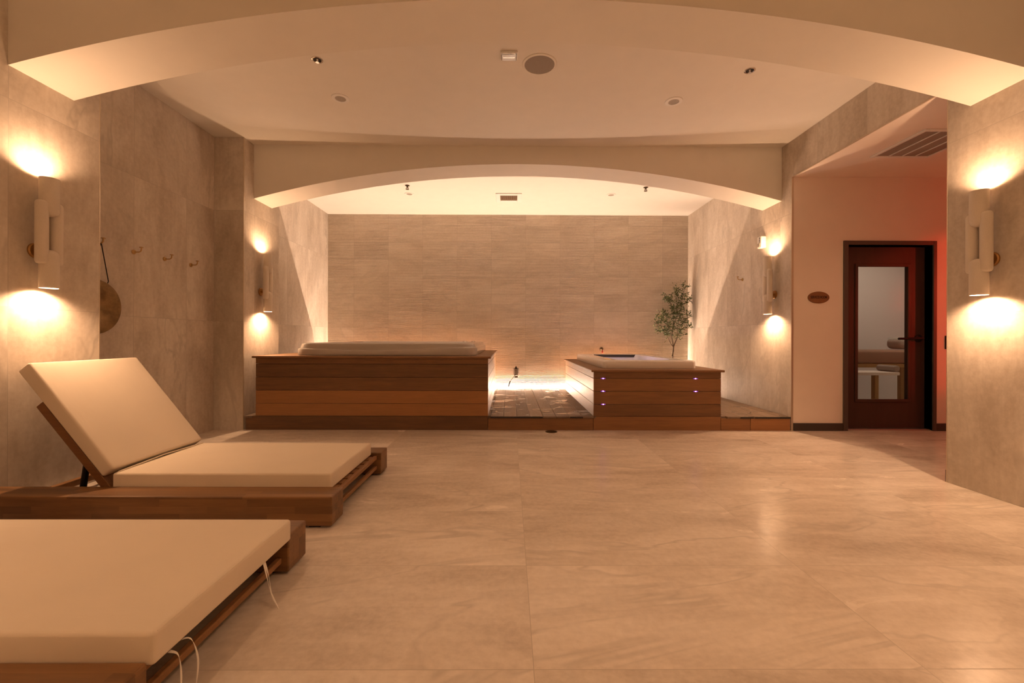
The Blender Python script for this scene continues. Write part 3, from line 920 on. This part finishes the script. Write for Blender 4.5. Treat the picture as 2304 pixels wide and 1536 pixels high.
rv = thing('wall_fitting', 'tiny dark fitting with a red tip on the ribbed wall above the plunge tub', 'fitting', (1.585, YB, .80))
MB().lathe([(0, 0), (.034, 0), (.034, .012), (.020, .04), (.012, .05), (0, .05)], 20, Matrix.Translation((0, -.0, .015)) @ Matrix.Rotation(R(90), 4, 'X')).build('fitting_body', M['bronze_dark'], rv)
tag(MB().lathe([(0, -.052), (.010, -.048), (.015, -.030), (.012, -.008), (.005, .006), (0, .008)], 14, Matrix.Translation((.006, -.045, -.004))).build('handle', M['red'], rv), 'red tip')

# ------------------------------------------------------------------ alarm box, plaque, switch
def text_mesh(name, body, width, height, mat, parent, mtx, depth=.0015, bold=.0):
    cu = bpy.data.curves.new(name, 'FONT'); cu.body = body; cu.align_x = 'CENTER'; cu.align_y = 'CENTER'
    cu.extrude = .5; cu.offset = bold
    o = bpy.data.objects.new(name, cu); C.objects.link(o)
    bpy.context.view_layer.update()
    me = bpy.data.meshes.new_from_object(o.evaluated_get(bpy.context.evaluated_depsgraph_get()))
    bpy.data.objects.remove(o)
    xs_ = [v.co.x for v in me.vertices]; ys_ = [v.co.y for v in me.vertices]
    sx, sy_ = width/(max(xs_)-min(xs_)), height/(max(ys_)-min(ys_))
    cx_, cy_ = (max(xs_)+min(xs_))/2, (max(ys_)+min(ys_))/2
    for v in me.vertices:
        v.co = mtx @ Vector(((v.co.x-cx_)*sx, (v.co.y-cy_)*sy_, v.co.z*depth))
    me.materials.clear(); me.materials.append(mat)
    me.name = name
    return link(bpy.data.objects.new(name, me), parent)

al = thing('fire_alarm', 'small white alarm box just above a glowing sconce near the hall', 'alarm', (XR, 5.225, 2.170))
MB().box(-.062, 0, -.045, .045, -.070, .070).build('alarm_body', M['white'], al, .010, 3)
MB().box(-.070, -.061, -.022, .026, -.056, -.012).build('strobe_lens', M['lampglass'], al, .004)
# marks up the front face, read from the room
text_mesh('alarm_marks', 'FIRE', .075, .020, M['ink'], al, Matrix.Translation((-.0622, -.010, .022)) @ Matrix.Rotation(R(-90), 4, 'Y') @ Matrix.Rotation(0, 4, 'Z'), .0012, .02)

pq = thing('room_plaque', 'small oval bronze plaque lettered SERVICES ROOM beside the dark door', 'sign', (3.375, YF, 1.457))
n = 64
pts = [(.1185*math.cos(2*math.pi*i/n), .0645*math.sin(2*math.pi*i/n)) for i in range(n)]
MB().prism(pts, 'Y', -.008, 0).build('plaque_plate', M['plaque'], pq, .002)
text_mesh('lettering', 'SERVICES ROOM', .176, .0285, M['ink'], pq, Matrix.Translation((0, -.0082, .003)) @ Matrix.Rotation(R(90), 4, 'X'), .0012, .018)

sw_ = thing('wall_switch', 'black wall switch between the dark door and the near pier', 'switch', (4.805, YF, .97))
MB().box(-.037, .037, -.009, 0, -.073, .073).build('switch_plate', M['black'], sw_, .003)
MB().box(-.014, .014, -.013, -.0091, -.030, .030).build('rocker', M['black'], sw_, .002)

# ------------------------------------------------------------------ floor drain
dr_ = thing('floor_drain', 'round dark brass floor drain in front of the deck', 'drain', (.449, 4.640, 0))
MB().lathe([(0, .0), (.056, .0), (.064, .0), (.064, .003), (.054, .004), (.053, .002), (0, .002)], 36).build('drain_ring', M['bronze_dark'], dr_)
gr_ = MB()
for k in range(-4, 5):
    hw = math.sqrt(max(0, .050**2-(k*.011)**2))
    gr_.box(-hw, hw, k*.011-.003, k*.011+.003, .0021, .0042)
gr_.build('drain_grate', M['bronze_dark'], dr_)

# ------------------------------------------------------------------ ceiling fixtures
def down_disc(x, y, z, ro, ri_, lab, watts=0):
    t = thing('ceiling_downlight', lab, 'ceiling light', (x, y, z), group='lit recessed downlights' if watts else 'unlit recessed downlights')  # the lit ones are out of view, added as fill
    MB().lathe([(ri_, -.004), (ri_+.002, -.007), (ro-.004, -.006), (ro, -.002), (ro, 0), (ri_, 0)], 40).build('trim_ring', M['white'], t)
    MB().lathe([(0, -.0035), (ri_, -.0035), (ri_, 0), (0, 0)], 32).build('lens', M['lens_fill'] if watts else M['lampglass'], t)
    if watts:
        l = bpy.data.lights.new('fill_downlight_lamp', 'AREA'); l.shape = 'DISK'; l.size = 2*ri_; l.energy = watts; l.color = LAMP_COL; l.spread = R(125)
        o = link(bpy.data.objects.new('lamp', l), t); o.location = (0, 0, -.009)
down_disc(-1.541, 3.93, ZC, .079, .046, 'unlit round downlight on the main ceiling, nearer the hook wall')
down_disc(1.493, 3.948, ZC, .079, .046, 'unlit round downlight on the main ceiling, nearer the hall opening')
down_disc(-1.489, 6.394, ZA, .070, .042, 'faint round downlight on the alcove ceiling above the wide hot tub')
down_disc(1.493, 6.391, ZA, .070, .042, 'faint round downlight on the alcove ceiling above the plunge tub')

down_disc(-1.541, .95, ZC, .079, .046, 'added unseen fill downlight over the nearest lounger, in the bay of the viewer', FRONT_FILL_W*.30)
down_disc(1.493, .95, ZC, .079, .046, 'added unseen fill downlight over the open floor, in the bay of the viewer', FRONT_FILL_W)

down_disc(3.80, 3.34, ZH, .079, .046, 'added unseen fill downlight in the hall ceiling, round the pier corner', HALL_FILL_W)

def sprinkler(x, y, z, lab, recessed):
    t = thing('sprinkler', lab, 'sprinkler', (x, y, z), group='ceiling sprinkler heads')
    if recessed:
        MB().lathe([(.030, .001), (.030, -.005), (.034, -.007), (.042, -.005), (.043, 0), (.040, .0)], 36).build('trim_ring', M['chrome'], t)
        MB().lathe([(0, -.0005), (.030, -.0005), (.030, .0), (0, 0)], 28).build('cup', M['void'], t)
        s_ = MB().lathe([(0, -.024), (.013, -.024), (.013, -.021), (.005, -.020), (.007, -.008), (.010, -.001), (0, -.001)], 20)
        s_.build('head', M['chrome'], t)
    else:
        MB().lathe([(0, 0), (.032, 0), (.030, -.006), (.012, -.010), (.010, -.030), (.014, -.032), (0, -.032)], 28).build('head', M['bronze_dark'], t)
        MB().tube([(-.016, 0, -.028), (-.014, 0, -.045), (0, 0, -.052), (.014, 0, -.045), (.016, 0, -.028)], .003, 6).build('yoke', M['bronze_dark'], t)
        MB().lathe([(0, -.054), (.024, -.054), (.024, -.051), (0, -.051)], 20).build('deflector', M['bronze_dark'], t)
sprinkler(-1.508, 3.384, ZC, 'chrome ringed sprinkler head on the main ceiling, on the gong side', True)
sprinkler(1.932, 3.483, ZC, 'chrome ringed sprinkler head on the main ceiling, on the hall side', True)
sprinkler(-1.435, 6.04, ZA, 'small dark sprinkler head on the alcove ceiling over the wide hot tub', False)
sprinkler(1.905, 6.07, ZA, 'small dark sprinkler head on the alcove ceiling toward the alarm box wall', False)

sp = thing('ceiling_speaker', 'large round ceiling speaker with a grey grille in the main ceiling', 'speaker', (.229, 3.426, ZC))
MB().lathe([(.118, -.003), (.119, -.007), (.134, -.006), (.138, -.002), (.138, 0), (.118, 0)], 56).build('speaker_rim', M['paint'], sp)
MB().lathe([(0, -.005), (.08, -.005), (.118, -.003), (.118, 0), (0, 0)], 48).build('speaker_grille', M['grey'], sp)

el = thing('ceiling_light_box', 'small rectangular clear lens fitting on the ceiling beside the round speaker', 'ceiling light', (-.012, 3.312, ZC))
MB().box(-.066, .066, -.047, .047, -.010, 0).build('housing', M['white'], el, .004)
lb = MB().box(-.058, .058, -.040, .040, -.024, -.0102)
lb.build('clear_lens', M['bubble'], el, .006)
tag(MB().box(-.044, .044, -.004, .004, -.020, -.0145).build('reflector_strip', M['chrome'], el), 'bright reflector strip')

vt = thing('ceiling_vent', 'white framed ceiling vent with a brown grille in the alcove', 'vent', (-.021, 6.535, ZA))
vf = MB()
vf.box(-.194, -.128, -.195, .195, -.012, 0).box(.128, .194, -.195, .195, -.012, 0).box(-.127, .127, -.195, -.115, -.012, 0).box(-.127, .127, .115, .195, -.012, 0)
vf.build('vent_frame', M['white'], vt, .004)
MB().box(-.127, .127, -.115, .115, -.002, 0).build('vent_cavity', M['void'], vt)
vg = MB()
for k in range(17): vg.box(-.124+k*.015, -.117+k*.015, -.1145, .1145, -.0115, -.003)
vg.box(-.003, .003, -.1145, .1145, -.0135, -.0117)
vg.build('vent_slats', M['grille'], vt)

hv = thing('ceiling_vent', 'large square return air grille in the red lit hall ceiling', 'vent', (3.770, 3.895, ZH))
hf = MB()
h_ = .283
hf.box(-h_, -h_+.032, -h_, h_, -.012, 0).box(h_-.032, h_, -h_, h_, -.012, 0).box(-h_+.0325, h_-.0325, -h_, -h_+.032, -.012, 0).box(-h_+.0325, h_-.0325, h_-.032, h_, -.012, 0)
hf.build('vent_frame', M['white'], hv, .004)
MB().box(-.25, .25, -.25, .25, -.003, 0).build('vent_cavity', M['grey'], hv)
hs = MB()
for k in range(3): hs.box(-.1265+k*.125, -.1215+k*.125, -.2495, .2495, -.011, -.0031)
hs.build('vent_slats', M['white'], hv)

# ------------------------------------------------------------------ services room behind the pane
tb = thing('treatment_table', 'dim padded table with a brown cover, seen through the door pane', 'table', (5.25, 6.35, 0))
MB().box(-.80, .80, -.28, .30, .60, .66).build('tabletop', M['ochre'], tb, .01)
for sx_ in (-1, 1):
    for sy_ in (-1, 1):
        MB().box(sx_*.72-.03, sx_*.72+.03, sy_*.22-.03, sy_*.22+.03, 0, .60).build('leg', M['ochre'], tb, .004)
bl = MB(); rbox(bl, .82, .31, .085, .03, .01, Matrix.Translation((5.25, 6.35, .752)))
tag(bl.build('folded_blanket', M['blanket']), 'thick brown folded blanket on the table behind the door pane', 'blanket')
pl_ = MB(); rbox(pl_, .20, .13, .075, .06, .02, Matrix.Translation((5.80, 6.30, .935)))
tag(pl_.build('pillow', M['pillow']), 'grey pillow on the brown blanket behind the door pane', 'pillow')
sd = thing('side_table', 'low white shelf stand with an ochre leg behind the door pane', 'side table', (4.85, 5.72, 0))
MB().box(-.40, .19, -.16, .16, .535, .575).build('tabletop', M['white'], sd, .006)
for sx_, sy_ in ((-.08, -.10), (-.36, -.10), (-.36, .10), (.08, .10)):
    MB().box(sx_-.026, sx_+.026, sy_-.026, sy_+.026, 0, .535).build('leg', M['ochre'], sd, .004)
tw = MB().lathe([(0, 0), (.036, 0), (.042, .006), (.042, .27), (.036, .276), (0, .276)], 24, Matrix.Translation((5.02, 5.58, .6175)) @ Matrix.Rotation(R(-90), 4, 'X'))
tag(tw.build('rolled_towel', M['pillow']), 'rolled grey towel on the low white stand behind the door pane', 'towel')
l = bpy.data.lights.new('services_fill', 'AREA'); l.shape = 'DISK'; l.size = .35; l.energy = ROOM_W; l.color = (1, .71, .50)  # unseen light added to brighten the room behind the pane
o = link(bpy.data.objects.new('services_fill_light', l)); o.location = (5.6, 5.9, 2.68)

# ------------------------------------------------------------------ red lamp in the hall, round the corner of the near pier
rl = thing('red_lamp', 'red wall spotlight inside the hall, round the pier corner', 'wall lamp', (6.30, YPR, 1.62))
aim = Vector((5.28, YF, 1.38)) - Vector((6.30, YPR+.16, 1.62))
qm = Matrix.Translation((0, .16, 0)) @ aim.to_track_quat('Z', 'Y').to_matrix().to_4x4()
MB().lathe([(0, -.10), (.045, -.10), (.055, -.09), (.055, .06), (.050, .06), (.050, .0), (0, .0)], 28, qm).build('lamp_body', M['black'], rl)
MB().lathe([(0, .004), (.045, .004), (.045, .002), (0, .002)], 28, qm).build('lamp_face', M['redpanel'], rl)
MB().tube([(0, 0, 0), (0, .12, 0)], .018).build('lamp_bracket', M['black'], rl)
l = bpy.data.lights.new('red_spot', 'SPOT'); l.energy = RED_W; l.color = (1.0, .035, .015); l.spot_size = R(54); l.spot_blend = .3; l.shadow_soft_size = .03
o = link(bpy.data.objects.new('red_spot', l), rl)
o.location = Vector((0, .16, 0)) + aim.normalized()*.07
o.rotation_euler = aim.to_track_quat('-Z', 'Y').to_euler()
l = bpy.data.lights.new('red_glow', 'POINT'); l.energy = RED_GLOW; l.color = (1.0, .05, .02); l.shadow_soft_size = .06
o = link(bpy.data.objects.new('red_glow', l), rl)
o.location = Vector((0, .16, 0)) + aim.normalized()*.13
